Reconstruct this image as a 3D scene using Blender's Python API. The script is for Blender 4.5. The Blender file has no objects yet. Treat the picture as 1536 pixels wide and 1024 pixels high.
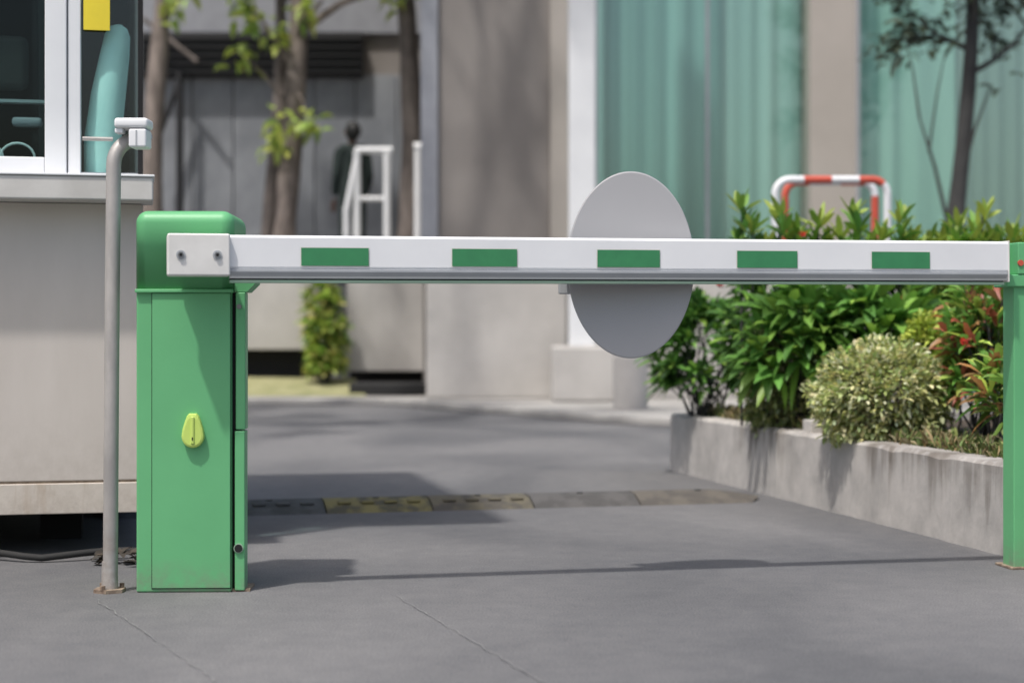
import bpy, bmesh, math, random
from mathutils import Vector, Matrix, Quaternion, noise
R = random.Random(7)
scene = bpy.context.scene
col = scene.collection

# ------------------------------------------------------------------ helpers
def nodes(m):
    m.use_nodes = True
    nt = m.node_tree
    return nt, nt.nodes, nt.links

def mat(name, c1, c2=None, rough=0.6, metal=0.0, scale=6.0, bump=0.0, bscale=60.0, stretch=(1,1,1), spec=0.5, detail=6, lo=0.35, hi=0.65, grime=None):
    m = bpy.data.materials.new(name)
    nt, N, L = nodes(m)
    b = N['Principled BSDF']
    b.inputs['Roughness'].default_value = rough
    b.inputs['Metallic'].default_value = metal
    b.inputs['Specular IOR Level'].default_value = spec
    tc = N.new('ShaderNodeTexCoord')
    mp = N.new('ShaderNodeMapping'); mp.inputs['Scale'].default_value = stretch
    L.new(tc.outputs['Object'], mp.inputs['Vector'])
    if c2 is None:
        c2 = tuple(x*0.88 for x in c1)
    n = N.new('ShaderNodeTexNoise'); n.inputs['Scale'].default_value = scale; n.inputs['Detail'].default_value = detail
    n.inputs['Roughness'].default_value = 0.6
    L.new(mp.outputs[0], n.inputs['Vector'])
    r = N.new('ShaderNodeValToRGB')
    r.color_ramp.elements[0].position = lo; r.color_ramp.elements[1].position = hi
    r.color_ramp.elements[0].color = (*c2, 1); r.color_ramp.elements[1].color = (*c1, 1)
    L.new(n.outputs['Fac'], r.inputs['Fac'])
    out = r.outputs['Color']
    if grime:   # splash dirt that fades with height above the ground
        z1, gc, amt = grime
        g = N.new('ShaderNodeNewGeometry'); s = N.new('ShaderNodeSeparateXYZ'); L.new(g.outputs['Position'], s.inputs[0])
        mr = N.new('ShaderNodeMapRange'); mr.inputs[1].default_value = 0; mr.inputs[2].default_value = z1; mr.inputs[3].default_value = 1; mr.inputs[4].default_value = 0
        L.new(s.outputs[2], mr.inputs[0])
        ng = N.new('ShaderNodeTexNoise'); ng.inputs['Scale'].default_value = 22; ng.inputs['Detail'].default_value = 8; ng.inputs['Roughness'].default_value=.75
        L.new(g.outputs['Position'], ng.inputs['Vector'])
        rg = N.new('ShaderNodeValToRGB'); rg.color_ramp.elements[0].position=.38; rg.color_ramp.elements[1].position=.66; L.new(ng.outputs[0], rg.inputs[0])
        mu = N.new('ShaderNodeMath'); mu.operation='MULTIPLY'; L.new(mr.outputs[0], mu.inputs[0]); L.new(rg.outputs[0], mu.inputs[1])
        mu2 = N.new('ShaderNodeMath'); mu2.operation='MULTIPLY'; L.new(mu.outputs[0], mu2.inputs[0]); mu2.inputs[1].default_value=amt
        mx = N.new('ShaderNodeMix'); mx.data_type='RGBA'; L.new(mu2.outputs[0], mx.inputs[0]); L.new(out, mx.inputs[6]); mx.inputs[7].default_value=(*gc,1)
        out = mx.outputs[2]
    L.new(out, b.inputs['Base Color'])
    if bump > 0:
        n2 = N.new('ShaderNodeTexNoise'); n2.inputs['Scale'].default_value = bscale; n2.inputs['Detail'].default_value = 4
        L.new(tc.outputs['Object'], n2.inputs['Vector'])
        bp = N.new('ShaderNodeBump'); bp.inputs['Strength'].default_value = bump; bp.inputs['Distance'].default_value = 0.004
        L.new(n2.outputs['Fac'], bp.inputs['Height']); L.new(bp.outputs[0], b.inputs['Normal'])
    return m

def glassmat(name, tint, gl=0.1):
    m = bpy.data.materials.new(name)
    nt, N, L = nodes(m)
    out = N['Material Output']; N.remove(N['Principled BSDF'])
    t = N.new('ShaderNodeBsdfTransparent'); t.inputs[0].default_value = (*tint, 1)
    g = N.new('ShaderNodeBsdfGlossy'); g.inputs['Roughness'].default_value = 0.03
    mx = N.new('ShaderNodeMixShader'); mx.inputs[0].default_value = gl
    L.new(t.outputs[0], mx.inputs[1]); L.new(g.outputs[0], mx.inputs[2]); L.new(mx.outputs[0], out.inputs[0])
    return m

def leafmat(name, trans=0.3, rough=0.45):
    m = bpy.data.materials.new(name)
    nt, N, L = nodes(m)
    b = N['Principled BSDF']; b.inputs['Roughness'].default_value = rough
    a = N.new('ShaderNodeAttribute'); a.attribute_name = 'Col'
    L.new(a.outputs['Color'], b.inputs['Base Color'])
    t = N.new('ShaderNodeBsdfTranslucent'); L.new(a.outputs['Color'], t.inputs['Color'])
    mx = N.new('ShaderNodeMixShader'); mx.inputs[0].default_value = trans
    L.new(b.outputs[0], mx.inputs[1]); L.new(t.outputs[0], mx.inputs[2])
    L.new(mx.outputs[0], N['Material Output'].inputs[0])
    return m

def empty(name, loc=(0,0,0), yaw=0.0):
    e = bpy.data.objects.new(name, None); e.location = loc; e.rotation_euler = (0,0,yaw)
    e.empty_display_size = 0.2
    col.objects.link(e); return e

def meshobj(name, verts, faces, m, parent=None, smooth=False):
    me = bpy.data.meshes.new(name); me.from_pydata([tuple(v) for v in verts], [], faces); me.update()
    o = bpy.data.objects.new(name, me); col.objects.link(o)
    if m: me.materials.append(m)
    if parent: o.parent = parent
    if smooth:
        for p in me.polygons: p.use_smooth = True
    return o

def box(name, x0,x1,y0,y1,z0,z1, m, parent=None, bevel=0.0, seg=2, yaw=0):
    cx,cy,cz=(x0+x1)/2,(y0+y1)/2,(z0+z1)/2
    hx,hy,hz=abs(x1-x0)/2,abs(y1-y0)/2,abs(z1-z0)/2
    v=[(sx*hx,sy*hy,sz*hz) for sz in(-1,1) for sy in(-1,1) for sx in(-1,1)]
    f=[(0,2,3,1),(4,5,7,6),(0,1,5,4),(2,6,7,3),(0,4,6,2),(1,3,7,5)]
    o=meshobj(name,v,f,m,parent); o.location=(cx,cy,cz); o.rotation_euler=(0,0,yaw)
    if bevel>0:
        b=o.modifiers.new('b','BEVEL'); b.width=bevel; b.segments=seg; b.limit_method='ANGLE'
        for p in o.data.polygons: p.use_smooth=True
        w=o.modifiers.new('wn','WEIGHTED_NORMAL'); w.keep_sharp=True
    return o

def recalc(o):
    bm=bmesh.new(); bm.from_mesh(o.data); bmesh.ops.recalc_face_normals(bm,faces=bm.faces); bm.to_mesh(o.data); bm.free()

def extrude_profile(name, prof, axis_len, m, parent=None, along='x'):
    n=len(prof); v=[]
    for k in (0,1):
        for (a,b) in prof:
            if along=='x': v.append((k*axis_len,a,b))
            else: v.append((a,k*axis_len,b))
    f=[tuple(range(n))[::-1], tuple(range(n,2*n))]
    for i in range(n):
        j=(i+1)%n; f.append((i,j,n+j,n+i))
    o=meshobj(name,v,f,m,parent); recalc(o)
    return o

def tube_geo(path, radii, verts, faces, seg=8, cap=True):
    base=len(verts); n=len(path)
    prev=None
    for i,p in enumerate(path):
        p=Vector(p)
        if i==0: d=Vector(path[1])-p
        elif i==n-1: d=p-Vector(path[i-1])
        else: d=Vector(path[i+1])-Vector(path[i-1])
        d.normalize()
        if prev is None:
            up=Vector((0,0,1)) if abs(d.z)<0.9 else Vector((1,0,0))
            a=d.cross(up).normalized()
        else:
            a=(prev-d*prev.dot(d)).normalized()
        prev=a; b=d.cross(a)
        r=radii[i] if isinstance(radii,(list,tuple)) else radii
        for k in range(seg):
            t=2*math.pi*k/seg
            verts.append(p+a*math.cos(t)*r+b*math.sin(t)*r)
    for i in range(n-1):
        for k in range(seg):
            k2=(k+1)%seg
            faces.append((base+i*seg+k,base+i*seg+k2,base+(i+1)*seg+k2,base+(i+1)*seg+k))
    if cap:
        faces.append(tuple(base+k for k in range(seg))[::-1])
        faces.append(tuple(base+(n-1)*seg+k for k in range(seg)))

def tube(name, path, r, m, parent=None, seg=16):
    v=[];f=[]; tube_geo(path,r,v,f,seg)
    o=meshobj(name,v,f,m,parent,smooth=True)
    md=o.modifiers.new('e','EDGE_SPLIT'); md.split_angle=math.radians(50)
    return o

class Leaves:
    def __init__(s): s.v=[]; s.f=[]; s.c=[]
    def add(s,p,d,L,W,c,droop=0.15,fold=0.2):
        p=Vector(p); d=Vector(d).normalized()
        up=Vector((0,0,1))
        side=d.cross(up)
        if side.length<0.05: side=Vector((R.uniform(-1,1),R.uniform(-1,1),0))
        side.normalize(); nrm=side.cross(d).normalized()
        tw=R.uniform(-0.6,0.6); q=Quaternion(d,tw); side=q@side; nrm=q@nrm
        b=len(s.v)
        m1=p+d*L*0.45; m2=p+d*L*0.8-up*droop*L*0.4
        s.v+= [p, m1-side*W/2+nrm*W*fold, m1, m1+side*W/2+nrm*W*fold,
               m2-side*W*0.3+nrm*W*fold*0.6, m2, m2+side*W*0.3+nrm*W*fold*0.6, p+d*L-up*droop*L]
        s.f+= [(b,b+2,b+1),(b,b+3,b+2),(b+1,b+2,b+5,b+4),(b+2,b+3,b+6,b+5),(b+4,b+5,b+7),(b+5,b+6,b+7)]
        s.c+= [c]*8
    def build(s,name,m,parent=None):
        o=meshobj(name,s.v,s.f,m,parent,smooth=True)
        a=o.data.color_attributes.new('Col','FLOAT_COLOR','POINT')
        flat=[]
        for c in s.c: flat+= [c[0],c[1],c[2],1.0]
        a.data.foreach_set('color',flat)
        return o

def jit(c,a=0.25):
    k=1+R.uniform(-a,a); h=R.uniform(-a,a)*0.4
    return (max(0,c[0]*k*(1+h)),max(0,c[1]*k),max(0,c[2]*k*(1-h)))
def rdir(zmin=-1,zmax=1):
    z=R.uniform(zmin,zmax); t=R.uniform(0,2*math.pi); r=math.sqrt(max(0,1-z*z))
    return Vector((r*math.cos(t),r*math.sin(t),z))
def rosette(lv,p,axis,n,L,W,pal,open_=(0.2,1.2),droop=0.2):
    axis=Vector(axis).normalized()
    a=axis.orthogonal().normalized(); b=axis.cross(a); off=R.uniform(0,6)
    for i in range(n):
        t=off+i*2.39996; e=open_[0]+(open_[1]-open_[0])*(1-i/n)
        d=axis*math.cos(e)+(a*math.cos(t)+b*math.sin(t))*math.sin(e)
        lv.add(Vector(p)-axis*0.02*(1-i/n),d,L*R.uniform(.7,1.1),W*R.uniform(.8,1.15),jit(R.choice(pal)),droop)

# ------------------------------------------------------------------ materials
asph = bpy.data.materials.new('asphalt')
nt,N,L = nodes(asph); b=N['Principled BSDF']; b.inputs['Roughness'].default_value=0.85; b.inputs['Specular IOR Level'].default_value=0.3
tc=N.new('ShaderNodeTexCoord')
mpa=N.new('ShaderNodeMapping'); mpa.inputs['Rotation'].default_value=(0,0,.45); mpa.inputs['Scale'].default_value=(1,.5,1); mpa.inputs['Location'].default_value=(1.3,.4,0); L.new(tc.outputs['Object'],mpa.inputs[0])
n1=N.new('ShaderNodeTexNoise'); n1.inputs['Scale'].default_value=0.75; n1.inputs['Detail'].default_value=6; n1.inputs['Distortion'].default_value=0.5
r1=N.new('ShaderNodeValToRGB'); r1.color_ramp.elements[0].position=.38; r1.color_ramp.elements[1].position=.60
r1.color_ramp.elements[0].color=(.112,.114,.121,1); r1.color_ramp.elements[1].color=(.180,.179,.183,1)
n2=N.new('ShaderNodeTexNoise'); n2.inputs['Scale'].default_value=190; n2.inputs['Detail'].default_value=3
r2=N.new('ShaderNodeValToRGB'); r2.color_ramp.elements[0].position=.3; r2.color_ramp.elements[1].position=.72
r2.color_ramp.elements[0].color=(.68,.68,.68,1); r2.color_ramp.elements[1].color=(1.3,1.29,1.27,1)
n3=N.new('ShaderNodeTexNoise'); n3.inputs['Scale'].default_value=11; n3.inputs['Detail'].default_value=8; n3.inputs['Roughness'].default_value=.75
r3=N.new('ShaderNodeValToRGB'); r3.color_ramp.elements[0].position=.3; r3.color_ramp.elements[1].position=.7
r3.color_ramp.elements[0].color=(.86,.86,.87,1); r3.color_ramp.elements[1].color=(1.12,1.11,1.09,1)
L.new(mpa.outputs[0],n1.inputs['Vector'])
for n in (n2,n3): L.new(tc.outputs['Object'],n.inputs['Vector'])
L.new(n1.outputs[0],r1.inputs[0]); L.new(n2.outputs[0],r2.inputs[0]); L.new(n3.outputs[0],r3.inputs[0])
def mul(a,bq):
    m=N.new('ShaderNodeMix'); m.data_type='RGBA'; m.blend_type='MULTIPLY'; m.inputs[0].default_value=1
    L.new(a,m.inputs[6]); L.new(bq,m.inputs[7]); return m.outputs[2]
c=mul(mul(r1.outputs[0],r2.outputs[0]),r3.outputs[0]); L.new(c,b.inputs['Base Color'])
bp=N.new('ShaderNodeBump'); bp.inputs['Strength'].default_value=.5; bp.inputs['Distance'].default_value=.003
L.new(n2.outputs[0],bp.inputs['Height']); L.new(bp.outputs[0],b.inputs['Normal'])

DIRT=(.22,.20,.17)
M={}
M['green']=mat('green_paint',(.135,.445,.195),(.120,.40,.175),rough=.45,scale=2.5,bump=.05,bscale=130,grime=(.10,DIRT,.8))
M['greenF']=mat('green_film',(.045,.25,.10),(.04,.22,.09),rough=.45,scale=20)
M['white']=mat('white_paint',(.82,.83,.84),(.76,.77,.785),rough=.4,scale=3)
M['whitep']=mat('white_plastic',(.76,.75,.72),(.66,.65,.62),rough=.45,scale=8)
M['alu']=mat('aluminium_grey',(.46,.48,.50),(.40,.42,.44),rough=.45,metal=.2)
M['rubber']=mat('black_rubber',(.02,.02,.02),rough=.8)
M['palegreen']=mat('pale_green_edge',(.32,.46,.34),rough=.5)
M['lime']=mat('lime_plastic',(.54,.70,.16),(.49,.66,.14),rough=.4,scale=10)
M['steel']=mat('galvanised_steel',(.48,.455,.43),(.33,.315,.30),rough=.5,metal=.25,scale=14,stretch=(1,1,.3),bump=.1,grime=(.25,(.22,.16,.11),.7))
M['rust']=mat('rusty_steel',(.34,.27,.2),(.16,.11,.08),rough=.8,metal=.1,scale=40,bump=.3)
M['bolt']=mat('bolt_steel',(.35,.35,.35),(.2,.2,.2),rough=.35,metal=.9)
M['disc']=mat('grey_disc_paint',(.40,.40,.41),(.38,.38,.39),rough=.55,scale=3)
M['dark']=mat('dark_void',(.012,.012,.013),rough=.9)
M['booth']=mat('booth_wall_paint',(.645,.585,.54),(.575,.52,.475),rough=.6,scale=2.2,stretch=(1.6,1,.5),bump=.05,grime=(.5,(.36,.31,.26),.6))
M['boothlow']=mat('booth_skirt_paint',(.62,.56,.50),(.40,.29,.20),rough=.65,scale=6,stretch=(1.4,1,.25),lo=.30,hi=.48,grime=(.3,(.25,.19,.14),.8))
M['sill']=mat('sill_paint',(.66,.64,.61),(.54,.52,.49),rough=.5,scale=5)
M['teal']=mat('teal_foam',(.52,.76,.73),(.44,.68,.65),rough=.8,scale=6)
M['yellow']=mat('yellow_card',(.85,.68,.04),rough=.6)
M['conc']=mat('concrete_light',(.54,.515,.485),(.43,.41,.385),rough=.85,scale=1.6,bump=.3,bscale=90)
M['pave']=mat('pavement_concrete',(.40,.385,.365),(.29,.28,.265),rough=.9,scale=2,bump=.3)
M['wallgrey']=mat('warm_grey_render',(.275,.25,.232),(.230,.208,.193),rough=.8,scale=.8)
M['bluegrey']=mat('blue_grey_trim',(.33,.34,.375),rough=.6)
M['beige']=mat('beige_column',(.44,.40,.36),(.39,.355,.315),rough=.8,scale=1)
M['panel']=mat('metal_panel',(.33,.345,.37),(.20,.212,.232),rough=.6,scale=1.6,stretch=(1,1,.7))
M['louver']=mat('dark_louver',(.02,.02,.022),rough=.6)
M['bark']=mat('tree_bark',(.30,.25,.22),(.14,.115,.10),rough=.95,scale=9,stretch=(1,1,.35),bump=.8,bscale=30)
M['barkgrey']=mat('grey_bark',(.20,.17,.155),(.09,.078,.07),rough=.95,scale=7,stretch=(1,1,.35),bump=.8,bscale=30)
M['barkdark']=mat('dark_bark',(.06,.06,.058),(.035,.035,.035),rough=.95,scale=9,stretch=(1,1,.35))
M['red']=mat('red_paint',(.62,.10,.06),rough=.5)
M['soil']=mat('soil',(.09,.065,.045),(.04,.03,.02),rough=1,scale=14,bump=1,bscale=40)
M['leaf']=leafmat('leaf')
M['leafm']=leafmat('leaf_matte',.25,.7)
M['glassbooth']=glassmat('booth_glass',(.72,.82,.81),.02)
M['glasscorner']=glassmat('corner_glass',(.90,.97,.96),.04)
M['glass']=glassmat('window_glass',(.90,.95,.93),.09)

pc=bpy.data.materials.new('stained_planter_concrete')
nt,N,L=nodes(pc); b=N['Principled BSDF']; b.inputs['Roughness'].default_value=.9
tc=N.new('ShaderNodeTexCoord')
na=N.new('ShaderNodeTexNoise'); na.inputs['Scale'].default_value=4; na.inputs['Detail'].default_value=9; na.inputs['Roughness'].default_value=.7
L.new(tc.outputs['Object'],na.inputs['Vector'])
ra=N.new('ShaderNodeValToRGB'); ra.color_ramp.elements[0].position=.32; ra.color_ramp.elements[1].position=.68
ra.color_ramp.elements[0].color=(.33,.315,.30,1); ra.color_ramp.elements[1].color=(.54,.51,.48,1); L.new(na.outputs[0],ra.inputs[0])
mp=N.new('ShaderNodeMapping'); mp.inputs['Scale'].default_value=(20,20,.9); L.new(tc.outputs['Object'],mp.inputs[0])
nb=N.new('ShaderNodeTexNoise'); nb.inputs['Scale'].default_value=1; nb.inputs['Detail'].default_value=6; nb.inputs['Roughness'].default_value=.65; L.new(mp.outputs[0],nb.inputs['Vector'])
# dirt is carried over the lip at the near stretch and here and there further back
sx=N.new('ShaderNodeSeparateXYZ'); L.new(tc.outputs['Object'],sx.inputs[0])
nc=N.new('ShaderNodeTexNoise'); nc.inputs['Scale'].default_value=1.9; nc.inputs['Detail'].default_value=3; L.new(tc.outputs['Object'],nc.inputs['Vector'])
my=N.new('ShaderNodeMapRange'); my.inputs[1].default_value=6.6; my.inputs[2].default_value=5.4; my.inputs[3].default_value=-.04; my.inputs[4].default_value=.16; L.new(sx.outputs[1],my.inputs[0])
ad=N.new('ShaderNodeMath'); ad.operation='ADD'; L.new(nc.outputs[0],ad.inputs[0]); L.new(my.outputs[0],ad.inputs[1])
rc=N.new('ShaderNodeValToRGB'); rc.color_ramp.elements[0].position=.46; rc.color_ramp.elements[1].position=.60; L.new(ad.outputs[0],rc.inputs[0])
mr=N.new('ShaderNodeMapRange'); mr.inputs[1].default_value=.02; mr.inputs[2].default_value=.30; mr.inputs[3].default_value=-.22; mr.inputs[4].default_value=.16; L.new(sx.outputs[2],mr.inputs[0])
ad2=N.new('ShaderNodeMath'); ad2.operation='ADD'; L.new(nb.outputs[0],ad2.inputs[0]); L.new(mr.outputs[0],ad2.inputs[1])
rb=N.new('ShaderNodeValToRGB'); rb.color_ramp.elements[0].position=.47; rb.color_ramp.elements[1].position=.66; L.new(ad2.outputs[0],rb.inputs[0])
mm=N.new('ShaderNodeMath'); mm.operation='MULTIPLY'; L.new(rb.outputs[0],mm.inputs[0]); L.new(rc.outputs[0],mm.inputs[1])
m2=N.new('ShaderNodeMath'); m2.operation='MULTIPLY'; L.new(mm.outputs[0],m2.inputs[0]); m2.inputs[1].default_value=.85
mx=N.new('ShaderNodeMix'); mx.data_type='RGBA'; L.new(m2.outputs[0],mx.inputs[0]); L.new(ra.outputs[0],mx.inputs[6]); mx.inputs[7].default_value=(.11,.09,.07,1)
L.new(mx.outputs[2],b.inputs['Base Color'])
bp=N.new('ShaderNodeBump'); bp.inputs['Strength'].default_value=.6; bp.inputs['Distance'].default_value=.01; L.new(na.outputs[0],bp.inputs['Height']); L.new(bp.outputs[0],b.inputs['Normal'])
M['planter']=pc

# ------------------------------------------------------------------ ground
meshobj('ground',[(-150,-60,0),(150,-60,0),(150,240,0),(-150,240,0)],[(0,1,2,3)],asph)
def prism(name,poly,z0,z1,m,parent=None,bevel=0):
    n=len(poly); v=[(x,y,z0) for x,y in poly]+[(x,y,z1) for x,y in poly]
    f=[tuple(range(n))[::-1],tuple(range(n,2*n))]+[(i,(i+1)%n,n+(i+1)%n,n+i) for i in range(n)]
    o=meshobj(name,v,f,m,parent); recalc(o)
    if bevel:
        q=o.modifiers.new('b','BEVEL'); q.width=bevel; q.segments=2
    return o
prism('pavement',[(-14,17.6),(-1.3,17.2),(1.0,13.3),(2.2,12.4),(9,11.8),(9,30),(-14,30)],0,.07,M['pave'],bevel=.015)
def strip(name,pts,w,m,z=.004):
    v=[];f=[]
    for i,p in enumerate(pts):
        a=Vector(pts[max(0,i-1)]); c=Vector(pts[min(len(pts)-1,i+1)]); d=(c-a).normalized(); nn=Vector((-d.y,d.x))
        ww=w*R.uniform(.3,1.4)
        q=Vector(p); v+=[(q.x-nn.x*ww/2,q.y-nn.y*ww/2,z),(q.x+nn.x*ww/2,q.y+nn.y*ww/2,z)]
        if i: f.append((2*i-2,2*i,2*i+1,2*i-1))
    return meshobj(name,v,f,m)
def lerpts(a,b2,n,j):
    out=[];ph=R.uniform(0,9)
    for i in range(n+1):
        o=j*2.5*noise.noise(Vector((i*.25+ph,0,0)))
        out.append((a[0]+(b2[0]-a[0])*i/n+o,a[1]+(b2[1]-a[1])*i/n+o))
    return out
seam=mat('road_seam',(.25,.245,.24),(.16,.16,.16),rough=.9,scale=30)
strip('road_seam',lerpts((-.32,4.68),(.10,3.4),80,.004),.0028,seam)
strip('road_seam.001',lerpts((-1.12,4.6),(-.55,3.4),80,.004),.0025,seam)

# ------------------------------------------------------------------ boom barrier
bar=empty('boom_barrier',(-.913,4.75,0),math.radians(2))
hw=.132
box('cabinet_body',-hw,hw,0,.30,.0,.840,M['green'],bar,.006)
box('door_gap',-hw+.0425,hw-.0015,-.0012,.01,.010,.834,M['dark'],bar)
box('cabinet_door',-hw+.0445,hw-.003,-.004,.02,.012,.832,M['green'],bar,.002)
cap=box('cabinet_cap',-hw-.004,hw+.006,-.008,.31,.838,1.062,M['green'],bar)
bm=bmesh.new(); bm.from_mesh(cap.data)
ed=[e for e in bm.edges if any(v.co.z>0 for v in e.verts) and (e.verts[0].co.z>0 and e.verts[1].co.z>0 or abs(e.verts[0].co.z-e.verts[1].co.z)>.01)]
bmesh.ops.bevel(bm,geom=ed,offset=.034,segments=7,profile=.5,affect='EDGES'); bm.to_mesh(cap.data); bm.free()
for p in cap.data.polygons: p.use_smooth=True
cap.modifiers.new('wn','WEIGHTED_NORMAL')
box('cap_lip',-hw-.002,hw+.004,-.012,.31,.833,.843,M['green'],bar,.002)
lug=extrude_profile('cap_side_lug',[(hw+.006,.872),(hw+.064,.872),(hw+.064,.860),(hw+.040,.836),(hw+.006,.836)],.12,M['green'],bar,along='y')
lug.location=(0,.015,0)
box('side_recess',hw,hw+.009,.02,.16,.0,.834,M['dark'],bar)
box('side_flange_upper',hw+.010,hw+.037,.008,.07,.452,.834,M['green'],bar,.003)
box('side_flange_lower',hw+.008,hw+.036,.004,.07,.004,.448,M['green'],bar,.003)
def disc(name,x,y,z,r,t,m,parent,seg=24):
    return tube(name,[(x,y,z),(x,y+t,z)],r,m,parent,seg)
disc('flange_bolt',hw+.020,.002,.795,.007,.01,M['bolt'],bar)
disc('cable_hole_rim',hw+.019,-.001,.122,.0135,.008,M['palegreen'],bar)
disc('cable_hole',hw+.019,-.0035,.122,.011,.008,M['dark'],bar)
box('foot_plate',hw+.0,hw+.05,.01,.12,0,.008,M['rust'],bar)
pts=[]
for i in range(21):
    t=math.pi+math.pi*i/20
    pts.append((.031*math.cos(t),.033*math.sin(t)))
pts+=[(.0285,.018),(.022,.040),(.016,.055),(.010,.062),(-.010,.062),(-.016,.055),(-.022,.040),(-.0285,.018)]
n=len(pts); v=[]
for (s,yy) in ((1,0),(1,-.014),(.95,-.019),(.80,-.021)):
    v+=[(x*s,yy,z*s) for x,z in pts]
f=[tuple(range(3*n,4*n))]
for k in range(3):
    for i in range(n):
        j=(i+1)%n; f.append((k*n+i,k*n+j,(k+1)*n+j,(k+1)*n+i))
h=meshobj('lock_handle',v,f,M['lime'],bar); h.location=(.027,-.004,.436); recalc(h)
box('lock_handle_ridge',.0225,.0325,-.029,-.022,.414,.490,M['lime'],bar,.003)
box('lock_keyhole',.0258,.0292,-.0300,-.028,.425,.433,M['dark'],bar)

yawb=math.atan2(.51,2.264)
beam=empty('boom_arm',(0,0,0))
beam.parent=bar
beam.matrix_parent_inverse=Matrix.Identity(4)
wm=Matrix.Translation((-.767,4.64,.988))@Matrix.Rotation(yawb,4,'Z')@Matrix.Rotation(-.004,4,'Y')
pm=Matrix.Translation((-.913,4.75,0))@Matrix.Rotation(math.radians(2),4,'Z')
beam.matrix_basis=pm.inverted()@wm
BL=2.321
extrude_profile('arm_profile',[(.007,0),(.0,-.007),(0,-.086),(.004,-.092),(.004,-.112),(.009,-.118),(.05,-.118),(.05,-.004),(.046,0)],BL,M['white'],beam)
extrude_profile('arm_lower_rail',[(-.004,-.094),(-.004,-.1),(.0035,-.112),(.0035,-.092)],BL-.004,M['alu'],beam)
extrude_profile('arm_rubber_edge',[(.012,-.1185),(.012,-.122),(.045,-.122),(.045,-.1185)],BL-.01,M['rubber'],beam)
extrude_profile('arm_safety_strip',[(.006,-.1225),(.006,-.130),(.046,-.130),(.046,-.1225)],BL-.01,M['palegreen'],beam)
for k in range(5):
    u=.193+.421*k
    meshobj('green_reflector_edge_%d'%(k+1),[(u-.0025,-.0012,-.0855),(u+.1885,-.0012,-.0855),(u+.1885,-.0012,-.0315),(u-.0025,-.0012,-.0315)],[(0,1,2,3)],M['whitep'],beam)
    meshobj('green_reflector_%d'%(k+1),[(u,-.003,-.083),(u+.186,-.003,-.083),(u+.186,-.003,-.034),(u,-.003,-.034)],[(0,1,2,3)],M['greenF'],beam)
box('arm_end_cap',BL-.0005,BL+.004,-.002,.052,-.122,.002,M['whitep'],beam,.001)
box('arm_clamp',-.168,.0,-.022,.055,-.113,.002,M['whitep'],beam,.006)
box('arm_clamp_back',-.15,-.02,.055,.11,-.105,-.01,M['green'],beam,.004)
for i,xx in enumerate((-.132,-.035)):
    disc('clamp_washer_%d'%i,xx,-.0245,-.056,.0125,.004,M['alu'],beam)
    disc('clamp_bolt_%d'%i,xx,-.029,-.056,.0085,.006,M['bolt'],beam,6)
    disc('clamp_bolt_socket_%d'%i,xx,-.0298,-.056,.0045,.002,M['dark'],beam,6)
sg=empty('sign_disc',(.348,4.985,.920),math.radians(4)); 
v=[];seg=96
for yy,s in ((0,.985),(.002,1),(.008,1)):
    v+=[(.187*s*math.cos(2*math.pi*i/seg),yy,.273*s*math.sin(2*math.pi*i/seg)) for i in range(seg)]
f=[tuple(range(seg)),tuple(range(2*seg,3*seg))[::-1]]+[(k*seg+i,(k+1)*seg+i,(k+1)*seg+(i+1)%seg,k*seg+(i+1)%seg) for k in (0,1) for i in range(seg)]
meshobj('disc_plate',v,f,M['disc'],sg)
box('disc_bracket',-.21,-.10,.012,.04,-.085,-.03,M['alu'],sg,.004)
box('disc_bracket_bar',-.2,.15,-.04,-.001,-.04,.04,M['alu'],sg,.003)

rp=empty('boom_rest_post',(1.568,5.24,0),math.radians(8))
box('post_tube',-.038,.042,-.02,.06,0,.87,M['green'],rp,.004)
box('rest_cradle',-.064,.05,-.03,.07,.862,.90,M['green'],rp,.004)
box('rest_cradle_back',-.060,.05,.02,.07,.9,.998,M['green'],rp,.004)
box('rest_cradle_side',-.030,.05,-.032,.02,.9,.998,M['green'],rp,.004)
disc('cradle_reflector',-.022,-.036,.935,.009,.006,M['red'],rp)
box('post_base_plate',-.05,.08,-.03,.09,0,.008,M['rust'],rp,.002)

# ------------------------------------------------------------------ galvanised pipe post
pp=empty('steel_pipe_post',(-1.122,4.76,0))
path=[(0,0,0),(.002,0,.06),(.004,0,.4),(.007,0,.8),(.011,0,1.19)]
for i in range(1,9):
    t=math.pi/2*i/8*.92
    path.append((.011+.06*(1-math.cos(t)),.05*(1-math.cos(t)),1.19+.075*math.sin(t)))
path.append((.10,.035,1.283))
tube('pipe',path,.0205,M['steel'],pp,20)
tube('pipe_foot',[(0,0,.004),(0,0,.085)],[.0235,.0212],M['steel'],pp,20)
tube('base_plate',[(0,0,0),(0,0,.010)],.046,M['rust'],pp,6)
for a in (0.6,2.4,4.4): tube('anchor_nut',[(.036*math.cos(a),.036*math.sin(a),.01),(.036*math.cos(a),.036*math.sin(a),.022)],.007,M['rust'],pp,6)
box('white_hood',.018,.112,-.03,.05,1.290,1.318,M['white'],pp,.008)
box('white_clamp_block',.058,.108,-.028,.045,1.236,1.288,M['white'],pp,.006)
box('clamp_stub',.018,.040,-.02,.02,1.276,1.290,M['white'],pp,.003)
box('clamp_slot',.078,.082,-.0295,-.025,1.241,1.284,M['alu'],pp)

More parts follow.
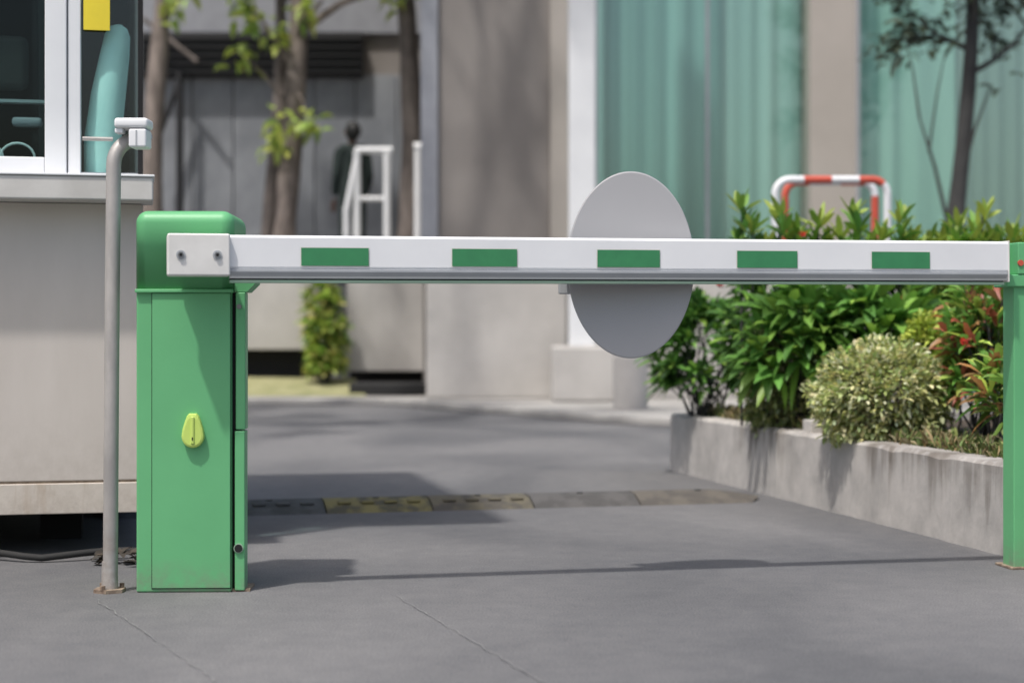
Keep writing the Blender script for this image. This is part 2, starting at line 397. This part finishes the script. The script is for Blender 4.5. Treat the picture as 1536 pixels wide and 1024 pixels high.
# ------------------------------------------------------------------ guard booth
gb=empty('guard_booth',(-1.2,5.55,0),math.radians(12.2))
box('wall_front',-2.2,-.003,0,.06,.245,1.14,M['booth'],gb,.004)
box('wall_skirt',-2.2,.0,-.004,.056,.14,.238,M['boothlow'],gb,.003)
box('rust_seam',-2.2,-.002,.003,.05,.236,.247,M['rust'],gb)
box('wall_side_right',-.06,.0,.062,1.9,.14,1.14,M['booth'],gb)
box('wall_side_left',-2.2,-2.14,.062,1.9,.14,2.5,M['booth'],gb)
box('wall_back',-2.2,.0,1.9,1.96,.14,2.5,M['booth'],gb)
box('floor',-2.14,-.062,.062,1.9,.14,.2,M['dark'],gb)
for i,(a,c) in enumerate(((-2.0,.3),(-2.0,1.6),(-.25,1.6),(-.35,.5))): box('foot_%d'%i,a,a+.14,c,c+.14,0,.14,M['dark'],gb)
box('sill',-2.3,.032,-.135,.07,1.141,1.216,M['sill'],gb,.006)
box('sill_top_sheet',-2.3,.036,-.14,.07,1.2165,1.224,M['white'],gb,.002)
box('frame_bottom',-2.2,-.308,-.012,.05,1.226,1.285,M['white'],gb,.004)
box('frame_mullion_a',-.308,-.240,-.012,.05,1.226,2.48,M['white'],gb,.004)
box('frame_mullion_b',-.237,-.196,-.004,.05,1.226,2.48,M['white'],gb,.004)
box('frame_mullion_c',-1.35,-1.29,-.01,.05,1.286,2.48,M['white'],gb,.004)
box('frame_edge',-.016,.0,-.002,.05,1.226,2.48,M['dark'],gb)
box('frame_corner_bottom',-.195,-.017,.0,.05,1.226,1.24,M['alu'],gb)
box('window_glass',-2.19,-.31,.018,.022,1.286,2.48,M['glassbooth'],gb)
box('corner_glass',-.195,-.017,.018,.022,1.241,2.48,M['glasscorner'],gb)
box('side_glass',-.012,-.008,.052,1.2,1.141,2.48,M['glasscorner'],gb)
box('side_frame',-.03,.0,1.2,1.9,1.141,2.5,M['booth'],gb)
box('roof',-2.5,.45,-.12,2.3,2.5,2.62,M['white'],gb,.01)
box('ceiling',-2.1,-.05,.06,1.88,2.47,2.49,M['booth'],gb)
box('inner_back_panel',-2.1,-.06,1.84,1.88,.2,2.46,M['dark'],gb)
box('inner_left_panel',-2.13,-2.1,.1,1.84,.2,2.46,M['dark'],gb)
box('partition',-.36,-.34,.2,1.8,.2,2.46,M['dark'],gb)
box('desk',-2.0,-.37,.25,.8,1.0,1.04,M['rubber'],gb)
box('desk_shelf_edge',-1.9,-.312,.12,.16,1.475,1.485,M['alu'],gb)
box('desk_papers',-.42,-.325,.13,.18,1.40,1.43,M['bluegrey'],gb,.01)
box('chair_back',-.72,-.37,.15,.20,1.52,1.70,M['rubber'],gb,.03)
for nm,cx in (('cable_a',-.50),('cable_b',-.40)):
    cp=[(cx+.055*math.cos(t*math.pi/10),.10,1.29+.05*math.sin(t*math.pi/10)) for t in range(0,11)]
    tube(nm,cp,.004,M['white'],gb,8)
path=[(-.135,.09,1.24),(-.13,.09,1.35),(-.112,.09,1.5),(-.090,.09,1.64),(-.082,.09,1.70),(-.078,.09,1.725),(-.077,.09,1.735)]
tube('foam_roll',path,[.054,.060,.056,.047,.041,.028,.01],M['teal'],gb,20)
box('yellow_card',-.188,-.105,.0,.006,1.70,2.0,M['yellow'],gb)
tube('grab_rail',[(-.19,-.03,1.345),(-.10,-.03,1.345),(-.095,-.03,1.345)],.007,M['steel'],gb,10)
hs=[(-1.9+.06*i,5.42+.05*math.sin(i*.7),.014+.012*abs(math.sin(i*.45))) for i in range(13)]
tube('rubber_hose',hs,.011,M['rubber'],None,8)
lv=Leaves()
for i in range(40):
    a=R.uniform(-1.30,-1.10); lv.add((a,5.32+R.uniform(-.06,.1),.004+R.uniform(0,.03)),rdir(-.1,.5),.05,.03,jit((.06,.05,.04)))
lv.build('dry_leaf_litter',M['leafm'])

# ------------------------------------------------------------------ speed bump
sb=empty('speed_bump',(-1.60,6.60,0),math.atan2(.53,2.10))
prof0=[(0,0),(.03,.018),(.09,.042),(.16,.048),(.23,.042),(.29,.018),(.32,0)]
cols=[((.085,.09,.088),(.06,.063,.063)),((.085,.09,.09),(.06,.064,.062)),((.20,.175,.075),(.085,.08,.055)),((.135,.12,.085),(.085,.077,.065)),((.105,.10,.097),(.078,.075,.072)),((.125,.112,.095),(.09,.082,.073))]
x=.02
for k,w_ in enumerate((.435,.435,.435,.425,.46,.60)):
    m=mat('bump_rubber_%d'%k,cols[k][0],cols[k][1],rough=.9,scale=9,bump=.8,bscale=50,lo=.44,hi=.56)
    nx=12; v=[];f=[]; ww=w_-.006
    for i in range(nx+1):
        t=i/nx
        s=1.0
        if k==5: s=1-.75*max(0,(t-.55)/.45)**1.6
        for (a,z) in prof0: v.append((ww*t-(.10*abs(a-.16)/.16*max(0,t-.8)*5 if k==5 else 0),a,z*s))
        if i:
            q=7*(i-1)
            for j in range(6): f.append((q+j,q+7+j,q+8+j,q+j+1))
    f.append(tuple(range(7))); f.append(tuple(range(7*nx,7*nx+7)))
    o=meshobj('bump_segment_%d'%k,v,f,m,sb); recalc(o); o.location=(x,0,0)
    if k<4:
        for a in range(4):
            aa=x+.05+a*.095
            box('tread_block',aa,aa+.055,.055,.10,.030,.0425,m,sb,.006)
    tube('bump_bolt',[(x+w_*.5,.14,.044),(x+w_*.5,.14,.0487)],.014,M['rubber'],sb,12)
    x+=w_

# ------------------------------------------------------------------ planter
pl=empty('concrete_planter')
def wallseg(name,a,b2,t,z1,m,parent,side=1):
    a=Vector(a);b2=Vector(b2); d=(b2-a).normalized(); nn=Vector((-d.y,d.x))*side
    n=48; v=[];f=[]
    for i in range(n+1):
        p=a+(b2-a)*i/n; j=R.uniform(-.004,.004)
        ch=max(0,noise.noise(Vector((i*.8,2,0)))-.15)*.03
        v+=[(p.x-nn.x*(.004+R.uniform(0,.012)),p.y-nn.y*(.004+R.uniform(0,.012)),0),(p.x+nn.x*j,p.y+nn.y*j,z1-.014-ch),(p.x+nn.x*(.014+j+ch),p.y+nn.y*(.014+j+ch),z1+R.uniform(-.003,.003)),(p.x+nn.x*t,p.y+nn.y*t,z1),(p.x+nn.x*t,p.y+nn.y*t,0)]
        if i:
            q=5*(i-1)
            for k in range(4): f.append((q+k,q+k+1,q+5+k+1,q+5+k))
    f.append((0,1,2,3,4)); q=5*n; f.append((q,q+1,q+2,q+3,q+4))
    o=meshobj(name,v,f,m,parent); recalc(o)
    return o
A=(.84,9.0);B=(1.83,4.48)
wallseg('planter_front_wall',A,B,.11,.30,M['planter'],pl,1)
wallseg('planter_end_wall',(A[0]+.005,A[1]+.004),(4.8,9.9),.11,.297,M['planter'],pl,-1)
meshobj('planter_soil',[(.93,8.9,.255),(1.90,4.5,.255),(5,4.5,.255),(5,9.8,.255)],[(0,1,2,3)],M['soil'],pl)
box('loose_block',1.255,1.33,7.25,7.33,.296,.352,M['conc'],pl,.006,yaw=.3)

G1=(.075,.18,.035); G2=(.11,.25,.045); G3=(.20,.36,.06); DK=(.04,.10,.025)
YG=(.36,.46,.09); RD=(.36,.10,.06); OR=(.38,.20,.08)
pal_ix=[G1,G2,G2,G1,DK,G3]
def flower(lv,p,n=22):
    for q in range(n): lv.add(Vector(p)+rdir()*.010,rdir(-.2,1),.018,.013,jit((.66,.09,.06),.3),0)
def shrub(name,cs,n,L,W,pal,fl=0,nleaf=9,z0=.25,upr=.6):
    e=empty(name,(cs[0][0],cs[0][1],z0)); o0=Vector(e.location)
    lv=Leaves(); sv=[];sf=[]
    for (cx,cy,cz,rx,ry,rz) in cs:
        c=Vector((cx,cy,cz))
        for i in range(n):
            d=rdir(-.5,1); k=R.uniform(.35,1)**.5
            k*=1+.35*noise.noise(d*2.3+c*2)
            p=c+Vector((d.x*rx,d.y*ry,d.z*rz))*k
            if p.z<z0+.05: p.z=z0+.05+R.uniform(0,.05)
            ax=(Vector((d.x,d.y,d.z*.6))+Vector((0,0,upr))).normalized()
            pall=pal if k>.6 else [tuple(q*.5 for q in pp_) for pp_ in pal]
            if R.random()<.12: pall=[tuple(min(1,q*1.5) for q in pp_) for pp_ in pal]
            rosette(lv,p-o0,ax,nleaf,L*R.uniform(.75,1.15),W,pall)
            if i%4==0:
                b0=Vector((c.x+R.uniform(-.3,.3)*rx,c.y+R.uniform(-.3,.3)*ry,z0)); mid=(b0+p)/2+Vector((R.uniform(-.03,.03),R.uniform(-.03,.03),.03))
                tube_geo([b0-o0,mid-o0,p-o0],[.006,.004,.003],sv,sf,5,False)
        for i in range(fl):
            d=rdir(-.1,.9); d.y=-abs(d.y)-.2; d.normalize()
            flower(lv,c+Vector((d.x*(rx+.05),d.y*(ry+.10),d.z*(rz+.05)))-o0)
    meshobj('stems',sv,sf,M['barkdark'],e)
    lv.build('foliage',M['leaf'],e)
    return e
shrub('ixora_shrub',[(.99,8.75,.58,.26,.25,.34)],125,.125,.032,pal_ix,fl=5)
shrub('ixora_shrub.001',[(1.28,8.3,.78,.26,.25,.40),(1.62,8.15,.76,.26,.25,.38)],85,.135,.034,pal_ix,fl=6)
shrub('ixora_shrub.002',[(1.95,7.95,.78,.28,.25,.40),(2.32,7.8,.76,.28,.3,.40)],85,.135,.034,pal_ix+[G3,YG],fl=4)
shrub('broadleaf_shrub',[(1.32,7.65,.66,.24,.18,.26),(1.62,7.5,.66,.24,.18,.26)],50,.18,.060,[G1,G2,G3,G2],nleaf=8,upr=.1)
shrub('croton_shrub',[(1.86,6.75,.60,.17,.2,.32)],75,.11,.030,[OR,RD,G2,G3,YG,G2],nleaf=8,fl=1)
shrub('croton_shrub.001',[(2.08,7.0,.72,.26,.2,.34)],80,.13,.034,[G3,YG,G2,G3,OR],nleaf=8)
shrub('croton_shrub.002',[(1.80,6.1,.48,.12,.15,.17)],34,.12,.030,[G3,YG,OR,G2],nleaf=8)
e=empty('leafy_shoots',(1.6,7.8,.3)); lv=Leaves(); sv=[];sf=[]
for (sx_,sz_) in ((1.05,1.30),(1.10,1.20),(1.22,1.27),(1.27,1.15),(1.31,1.19),(1.40,1.23),(1.46,1.14),(1.51,1.17),(1.58,1.28),(1.64,1.13),(1.69,1.17),(1.77,1.25),(1.83,1.15),(1.90,1.14),(1.97,1.13),(2.05,1.22),(2.10,1.16),(2.15,1.27),(2.21,1.15),(2.27,1.17),(2.35,1.18),(1.15,1.12)):
    yel= sx_>1.80
    for k in range(5):
        z=sz_-.02-.07*k
        rosette(lv,Vector((sx_-1.6+R.uniform(-.015,.015),R.uniform(-.06,.06),z-.3)),(R.uniform(-.25,.25),R.uniform(-.15,.1),1),8,.13,.036,([YG,YG,G3] if (yel or k==0) else [G2,G3,G2]),open_=(.12,1.05),droop=.05)
    tube_geo([(sx_-1.6,.0,0),(sx_-1.6,0,sz_-.3)],[.007,.004],sv,sf,5,False)
for (fx,fz) in ((1.24,1.10),(1.30,1.16),(1.76,1.10)): flower(lv,(fx-1.6,-.16,fz-.3))
meshobj('stems',sv,sf,M['barkdark'],e); lv.build('foliage',M['leaf'],e)
def finebush(name,c,r,n,pal,L=.028):
    e=empty(name,(c[0],c[1],.26)); o0=Vector(e.location); lv=Leaves(); c=Vector(c); sv=[];sf=[]
    for i in range(n):
        d=rdir(-.85,1); k=R.uniform(.25,1)**.33
        k*=1+.26*noise.noise(d*2.2+c*3)+.22*noise.noise(d*6+c)
        p=c+Vector((d.x*r[0],d.y*r[1],d.z*r[2]))*k
        if p.z<.27: continue
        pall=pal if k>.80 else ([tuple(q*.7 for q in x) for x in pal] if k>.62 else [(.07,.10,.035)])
        dd=(d+rdir()*.8).normalized()
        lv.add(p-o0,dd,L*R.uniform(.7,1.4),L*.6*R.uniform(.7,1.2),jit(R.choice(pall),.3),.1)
    for i in range(30):
        d=rdir(0,1); p=c+Vector((d.x*r[0],d.y*r[1],d.z*r[2]))*.85
        tube_geo([Vector((c.x+d.x*.03,c.y+d.y*.03,.26))-o0,p-o0],[.006,.002],sv,sf,4,False)
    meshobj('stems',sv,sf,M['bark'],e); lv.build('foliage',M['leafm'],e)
PV=[(.62,.63,.34),(.70,.70,.46),(.48,.54,.22),(.56,.58,.26),(.34,.42,.13)]
finebush('variegated_bush',(1.48,6.85,.46),(.27,.24,.215),9500,PV)
finebush('variegated_bush.001',(1.22,7.75,.5),(.17,.16,.27),4500,[(.42,.46,.20),(.3,.36,.12),(.5,.52,.3),(.2,.27,.08)],.03)
finebush('variegated_bush.002',(1.75,7.15,.62),(.12,.12,.17),2500,[(.46,.56,.10),(.38,.46,.08)],.03)
lv=Leaves()
for i in range(5200):
    y=R.uniform(5.0,8.9); xw=.84+.2190*(9-y)+.10
    x_=xw+abs(R.gauss(0,.16))
    lv.add((x_,y,.26+R.uniform(0,.05)),(R.uniform(-.6,.6),R.uniform(-.6,.6),R.uniform(.3,1.4)),R.uniform(.03,.10),R.uniform(.006,.018),jit(R.choice([(.24,.19,.09),(.15,.19,.06),(.32,.26,.15),(.12,.17,.05),(.20,.26,.08)]),.3),.25)
lv.build('planter_ground_cover',M['leafm'])

# ------------------------------------------------------------------ red/white hoop barriers
def hoop(name,x0,x1,y,z1,phase,leg):
    e=empty(name,(x0,y,0)); W=x1-x0; r=.09; P=[(0,0,0),(0,0,(z1-r)/2),(0,0,z1-r)]
    tube('leg_a',P,.024,leg,e,12); P=[]
    for i in range(7):
        t=math.pi/2*i/6; P.append((r-r*math.cos(t),0,z1-r+r*math.sin(t)))
    k=6
    P+=[(r+(W-2*r)*i/k,0,z1) for i in range(1,k)]
    for i in range(7):
        t=math.pi/2*i/6; P.append((W-r+r*math.sin(t),0,z1-r+r*math.cos(t)))
    acc=0; cur=[P[0]]; idx=phase
    for a,b2 in zip(P[:-1],P[1:]):
        cur.append(b2); acc+=(Vector(b2)-Vector(a)).length
        if acc>.155:
            tube('rail_part_%d'%idx,cur,.0242,M['red'] if idx%2 else M['white'],e,12); cur=[b2]; acc=0; idx+=1
    if len(cur)>1: tube('rail_part_end',cur,.0242,M['white'],e,12)
    tube('leg_b',[(W,0,z1-r),(W,0,(z1-r)/2),(W,0,0)],.024,leg,e,12)
hoop('safety_hoop',1.62,2.31,10.5,1.665,0,M['white'])
hoop('safety_hoop.001',1.76,2.34,11.0,1.695,1,M['red'])

# ------------------------------------------------------------------ office building
ob=empty('office_building',(0,18,0))
box('grey_wall',-.78,.40,0,.4,0,8,M['wallgrey'],ob)
box('edge_trim',-.96,-.783,-.05,.4,1.3,8,M['bluegrey'],ob)
box('beige_reveal',.403,.59,-.06,.4,0,8,M['beige'],ob)
box('side_return',-.955,-.80,.41,6,0,8,M['wallgrey'],ob)
box('white_pilaster',.55,.80,-1.6,-1.35,.6,8,M['white'],ob,.01)
box('pilaster_plinth',.38,.98,-1.85,-1.1,.07,.6,M['conc'],ob,.03)
box('window_jamb',.842,.90,-.04,.1,0,8,M['bluegrey'],ob)
box('beige_column_mid',3.12,3.6,-.15,.4,0,8,M['beige'],ob)
box('column_trim',3.605,3.66,-.05,.3,0,8,M['white'],ob)
box('window_glass_a',.905,3.115,.05,.06,0,8,M['glass'],ob)
box('window_glass_b',3.665,9,.05,.06,0,8,M['glass'],ob)
box('window_mullion_a',2.05,2.08,.02,.1,0,8,M['bluegrey'],ob)
box('floor_slab',.84,9,.1,6,7.9,8.1,M['beige'],ob)
box('room_back',.84,9,1.6,1.7,0,8,M['wallgrey'],ob)
def curtain(name,x0,x1,yc,ca,cb,amp,per):
    m=mat('curtain_'+name,ca,cb,rough=.85,scale=1.6,stretch=(1.9,1,.015),lo=.36,hi=.62,detail=4)
    n=int((x1-x0)/.02); v=[];f=[]
    for i in range(n+1):
        xx=x0+(x1-x0)*i/n
        yy=yc+amp*math.sin(xx*2*math.pi/per+4.0*noise.noise(Vector((xx*1.3,0,3))))*(.5+.9*noise.noise(Vector((xx*1.1,5,0))))
        v+=[(xx,yy,0),(xx,yy,8)]
        if i: f.append((2*i-2,2*i,2*i+1,2*i-1))
    meshobj(name,v,f,m,ob,True)
curtain('curtain_teal',.9,2.25,.30,(.31,.54,.51),(.17,.33,.32),.06,.27)
curtain('curtain_teal_light',2.25,3.1,.33,(.40,.60,.57),(.24,.41,.39),.05,.22)
curtain('curtain_mint',3.66,4.75,.30,(.42,.64,.59),(.35,.56,.51),.03,.3)
curtain('curtain_grey',4.75,9,.34,(.34,.45,.43),(.25,.35,.34),.03,.17)

lw=empty('low_concrete_wall',(0,17.1,0))
box('wall_body',-.86,.55,0,.3,0.07,1.30,M['conc'],lw,.02)
box('wall_body_right',.555,4.5,.02,.3,0.07,1.28,M['conc'],lw,.02)
tube('concrete_bollard',[(1.02,14.7,.07),(1.02,14.7,.50),(1.02,14.7,.53),(1.02,14.7,.545)],[.15,.15,.135,.1],M['conc'],None,28)

po=empty('raised_porch',(0,19,0))
box('porch_wall',-1.84,-.95,0,.2,.30,1.50,M['conc'],po,.01)
box('porch_recess',-1.84,-.95,.35,.5,0,.3,M['dark'],po)
box('porch_floor',-2.2,-.95,.2,4,1.36,1.46,M['conc'],po)
box('kerb_box',-1.7,-.9,-1.2,-.6,.07,.2,M['rubber'],po,.02)
wl=empty('planter_wall',(0,19,0))
box('panel',-7,-2.14,0,.15,.54,1.45,M['conc'],wl,.01)
box('recess_shade',-7,-2.2,.4,.5,0,.54,M['rubber'],wl)  # black face paints the shadow gap below the panel
box('planter_bed',-7,-2.2,.16,2.5,.9,1.3,M['soil'],wl)
vg=mat('grass_verge',(.36,.34,.19),(.22,.23,.10),rough=1,scale=5,bump=1)
meshobj('grass_verge',[(-8,17.75,.075),(-1.5,17.6,.075),(-1.75,18.95,.22),(-8,19.3,.30)],[(0,1,2,3)],vg)
shrub('hedge_plant',[(-2.04,18.6,.80,.20,.18,.60),(-2.02,18.55,.42,.17,.18,.3)],60,.15,.065,[YG,G3,YG,(.44,.44,.14)],z0=.1)

rl=empty('stair_railing',(0,19.4,0))
def tb(n_,a,b2,r=.03,m='white',p=rl): tube(n_,[a,((a[0]+b2[0])/2,(a[1]+b2[1])/2,(a[2]+b2[2])/2),b2],r,M[m],p,10)
for i,xx in enumerate((-1.76,-1.42,-1.07)): tb('post_%d'%i,(xx,0,1.46),(xx,0,2.80),.042)
tb('top_rail',(-1.78,0,2.80),(-1.36,0,2.80),.04)
tb('mid_rail',(-1.76,0,2.25),(-1.40,0,2.25),.028)
tb('stair_rail',(-1.75,0,2.78),(-1.88,-.05,2.1),.035)
tb('stair_post',(-1.88,-.05,1.46),(-1.88,-.05,2.15),.035)
tb('far_rail',(-1.12,.1,2.85),(-1.02,.1,2.85),.05)

mw=empty('metal_panel_wall',(0,23,0))
for i in range(12):
    x0=-7.6+i*.55
    box('panel_%d'%i,x0,x0+.535,0,.06,0,4.2,M['panel'],mw,.006)
box('panel_backing',-8,-.9,.07,.2,0,7,M['wallgrey'],mw)
box('louver_header',-7,-2.0,-.15,.05,4.16,4.75,M['louver'],mw)
for i in range(5): box('louver_blade_%d'%i,-7,-2.0,-.22,-.15,4.2+i*.11,4.225+i*.11,M['louver'],mw)
box('upper_fascia',-8,-.9,-.02,.06,4.76,7,M['bluegrey'],mw)
tb('canopy_strut',(-4.9,-.3,4.9),(-4.15,-.5,4.3),.03,'barkgrey',mw)
tb('drain_pipe',(-4.42,-.3,1.0),(-4.42,-.3,4.2),.05,'louver',mw)
tb('canopy_strut_b',(-4.42,-.3,4.1),(-4.75,-.3,3.2),.04,'louver',mw)

# ------------------------------------------------------------------ trees
def tree(name,base,h,r,lean,mt,leafpal,nb=7,crown0=.55,leafL=.15,nleaf=40,spread=1.6,extra=None,lm='leaf',seg=10,pw=1.0,upz=.7):
    e=empty(name,base); v=[];f=[]; lv=Leaves()
    P=[];rr=[]
    nseg=14
    for i in range(nseg+1):
        t=i/nseg; tp=t**pw
        P.append(Vector((lean[0]*tp+.06*math.sin(t*7+base[0]),lean[1]*tp+.05*math.cos(t*5+base[0]),h*t)))
        rr.append(r*(1-.7*t)*(1+.25*noise.noise(Vector((base[0],0,t*11)))))
    tube_geo(P,rr,v,f,seg)
    def twig(p,d,L_,rad,dep):
        pts=[p]; q=p; dd=d.copy()
        for k in range(4):
            dd=(dd+rdir()*.22+Vector((0,0,.06))).normalized(); q=q+dd*L_/4; pts.append(q)
        tube_geo(pts,[rad*(1-.18*k) for k in range(5)],v,f,6,False)
        if dep>0:
            for k in range(3):
                s=pts[R.randint(1,4)]; twig(s,(dd+rdir()*.9).normalized(),L_*.6,rad*.5,dep-1)
        else:
            for k in range(nleaf):
                s=pts[R.randint(1,4)]+rdir()*R.uniform(0,.22)
                lv.add(s,rdir(-.6,.6),leafL*R.uniform(.6,1.2),leafL*.5,jit(R.choice(leafpal)),.2)
    for k in range(nb):
        t=crown0+(1-crown0)*(k+.5)/nb; i=min(nseg-1,int(t*nseg)); p=P[i].lerp(P[i+1],t*nseg-i)
        a=k*2.4+R.uniform(-.3,.3)
        twig(p,Vector((math.cos(a),math.sin(a),upz)).normalized(),spread*(1.15-.6*t)*R.uniform(.8,1.2),rr[i]*.5,2)
    if extra:
        for (a,b2,rad,ln) in extra:
            a=Vector(a);b2=Vector(b2); mid=(a+b2)/2+Vector((0,0,.08))
            tube_geo([a,mid,b2],[rad,rad*.7,rad*.4],v,f,6,False)
            for k in range(ln):
                lv.add(b2+Vector((R.gauss(0,.07),R.gauss(0,.09),R.gauss(0,.10))),rdir(-.9,.5),.19,.10,jit(R.choice(leafpal)),.3)
    meshobj('trunk_and_limbs',v,f,mt,e,True)
    lv.build('foliage',M[lm],e)
LY=[(.46,.58,.11),(.36,.48,.09),(.54,.62,.16),(.26,.38,.08)]
tree('street_tree',(-2.66,20,0),7.2,.17,(.15,0),M['bark'],LY,crown0=.66,
     extra=[((.05,0,3.9),(-.38,-.3,4.35),.025,20),((.05,0,4.0),(.45,-.1,4.6),.05,0),((.05,0,3.8),(-.08,-.3,3.05),.018,20),((.1,0,3.6),(.32,-.3,3.15),.018,20),
            ((.1,0,4.1),(-.12,-.2,4.15),.03,18),((.1,0,4.1),(.28,-.2,4.45),.03,16),((.05,0,3.9),(-.5,-.3,4.6),.03,22),((.1,0,4.2),(1.2,-.2,4.75),.06,10),((.0,0,3.4),(-.48,-.2,3.95),.018,18),((.1,0,3.7),(-.10,-.1,2.9),.015,10)])
tree('street_tree.001',(-2.92,20.6,0),6.5,.13,(.1,0),M['barkgrey'],LY,crown0=.7)
tree('street_tree.002',(-1.25,20.2,0),7,.20,(.02,0),M['barkgrey'],LY,crown0=.68,extra=[((.05,0,4.2),(-.1,-.2,4.6),.03,12)])
tree('street_tree.003',(-4.2,20,0),7,.17,(.12,0),M['bark'],LY,crown0=.66,extra=[((.05,0,4.2),(.25,-.2,4.5),.03,16),((.05,0,4.2),(.45,-.2,4.75),.03,18)])
tree('shade_tree',(-4.7,11.3,0),7.5,.17,(2.9,.5),M['bark'],LY,crown0=.70,nleaf=24,spread=2.6,pw=2.6,upz=.35)  # tree rooted out of view, added to throw shade over the road
tree('street_tree.005',(-3.75,15.0,0),8.5,.17,(3.1,1.6),M['bark'],LY,crown0=.70,nleaf=18,spread=2.4,pw=2.8,upz=.3)
DKL=[(.06,.085,.06),(.08,.11,.07),(.045,.06,.045)]
tree('reflected_tree',(3.85,15,0),5.8,.10,(.25,0),M['barkdark'],DKL,nb=14,crown0=.50,leafL=.11,nleaf=40,spread=.95,lm='leafm',  # solid dark tree standing in for a reflection in the window glass
     extra=[((.0,0,1.6),(-.28,-.05,2.6),.022,0),((-.28,-.05,2.6),(-.40,-.05,3.3),.012,5),((-.2,-.05,2.3),(-.05,-.05,3.2),.012,4),((.05,0,1.9),(.35,-.05,2.9),.02,4)])

# ------------------------------------------------------------------ person on the porch
pe=empty('person',(-1.86,19.9,1.46),math.radians(205))
cloth=mat('dark_clothes',(.022,.034,.032),rough=.95); skin=mat('skin',(.16,.09,.065),rough=.6); hair=mat('black_hair',(.012,.012,.012),rough=.6)
def skinned(name,vs,es,rs,m,root=0):
    me=bpy.data.meshes.new(name); me.from_pydata(vs,es,[]); o=bpy.data.objects.new(name,me); col.objects.link(o); o.parent=pe
    md=o.modifiers.new('s','SKIN'); 
    for i,r_ in enumerate(rs): me.skin_vertices[0].data[i].radius=(r_,r_*.85) if not isinstance(r_,tuple) else r_
    me.skin_vertices[0].data[root].use_root=True
    sd=o.modifiers.new('ss','SUBSURF'); sd.levels=2; sd.render_levels=2
    me.materials.append(m); return o
vs=[(0,0,.92),(0,0,1.1),(0,0,1.3),(0,0,1.43),(-.165,0,1.375),(-.205,.02,1.1),(-.19,-.08,.88),(.165,0,1.375),(.205,.02,1.1),(.19,-.08,.86),
    (-.09,0,.84),(-.10,0,.48),(-.10,.01,.09),(-.10,-.10,.04),(.09,0,.84),(.10,-.02,.48),(.11,.02,.09),(.11,-.09,.04)]
es=[(0,1),(1,2),(2,3),(3,4),(4,5),(5,6),(3,7),(7,8),(8,9),(0,10),(10,11),(11,12),(12,13),(0,14),(14,15),(15,16),(16,17)]
rs=[(.175,.13),(.17,.12),(.19,.12),(.10,.085),.078,.062,.045,.078,.062,.045,.11,.075,.055,.045,.11,.075,.055,.045]
skinned('body',vs,es,rs,cloth)
skinned('neck',[(0,0,1.43),(0,-.01,1.53)],[(0,1)],[.06,.055],skin)
def ell(name,c,r,m):
    bm=bmesh.new(); bmesh.ops.create_uvsphere(bm,u_segments=24,v_segments=16,radius=1)
    for q in bm.verts:
        z=q.co.z; tp=1-.18*max(0,-z); q.co=Vector((q.co.x*r[0]*tp+c[0],q.co.y*r[1]*tp+c[1],z*r[2]+c[2]))
    me=bpy.data.meshes.new(name); bm.to_mesh(me); bm.free(); me.materials.append(m)
    for p in me.polygons:p.use_smooth=True
    o=bpy.data.objects.new(name,me); col.objects.link(o); o.parent=pe
ell('head',(0,-.01,1.60),(.078,.095,.118),skin); ell('hair',(0,.02,1.612),(.092,.104,.122),hair)
ell('nose',(0,-.108,1.595),(.012,.018,.022),skin); ell('ear_l',(-.08,-.01,1.6),(.018,.02,.03),skin); ell('ear_r',(.08,-.01,1.6),(.018,.02,.03),skin)
for sgn,(hx,hy,hz) in ((-1,(-.19,-.10,.85)),(1,(.19,-.10,.83))):
    hv=[(hx,hy,hz),(hx,hy-.02,hz-.07)]; he=[(0,1)]; hr=[.026,.03]
    for k in range(4):
        b0=len(hv); fx=hx+(k-1.5)*.017; l=[.055,.065,.06,.045][k]
        hv+=[(fx,hy-.025,hz-.10),(fx,hy-.03,hz-.10-l*.6),(fx,hy-.045,hz-.10-l)]; he+=[(1,b0),(b0,b0+1),(b0+1,b0+2)]; hr+=[.009,.008,.007]
    b0=len(hv); hv+=[(hx-sgn*.03,hy-.03,hz-.05),(hx-sgn*.035,hy-.05,hz-.09)]; he+=[(0,b0),(b0,b0+1)]; hr+=[.010,.008]
    skinned('hand',hv,he,hr,skin)

# ------------------------------------------------------------------ light, sky, camera
ts=Vector((-.28,-.38,1)).normalized()
sd=bpy.data.lights.new('sun','SUN'); sd.energy=3.2; sd.angle=math.radians(2.0); sd.color=(1,.965,.92)
so=bpy.data.objects.new('sun',sd); col.objects.link(so); so.rotation_euler=ts.to_track_quat('Z','Y').to_euler(); so.location=(-3,-3,9)
w=bpy.data.worlds.new('World'); scene.world=w; w.use_nodes=True
nt=w.node_tree; bg=nt.nodes['Background']; sk=nt.nodes.new('ShaderNodeTexSky'); sk.sky_type='NISHITA'; sk.sun_disc=False
sk.sun_elevation=math.asin(ts.z); sk.sun_rotation=math.atan2(ts.x,ts.y)%(2*math.pi); sk.air_density=1.2; sk.dust_density=4.5; sk.ozone_density=.8
nt.links.new(sk.outputs[0],bg.inputs[0]); bg.inputs[1].default_value=.15
cd=bpy.data.cameras.new('camera'); cam=bpy.data.objects.new('camera',cd); col.objects.link(cam)
cam.location=(0,0,.72); cam.rotation_euler=(math.radians(90),0,0); cd.lens=60; cd.sensor_width=36; cd.shift_y=-12/1536
cd.clip_end=600; cd.dof.use_dof=True; cd.dof.focus_distance=4.95; cd.dof.aperture_fstop=2.1
scene.camera=cam
scene.view_settings.view_transform='Standard'; scene.view_settings.look='None'; scene.view_settings.exposure=0
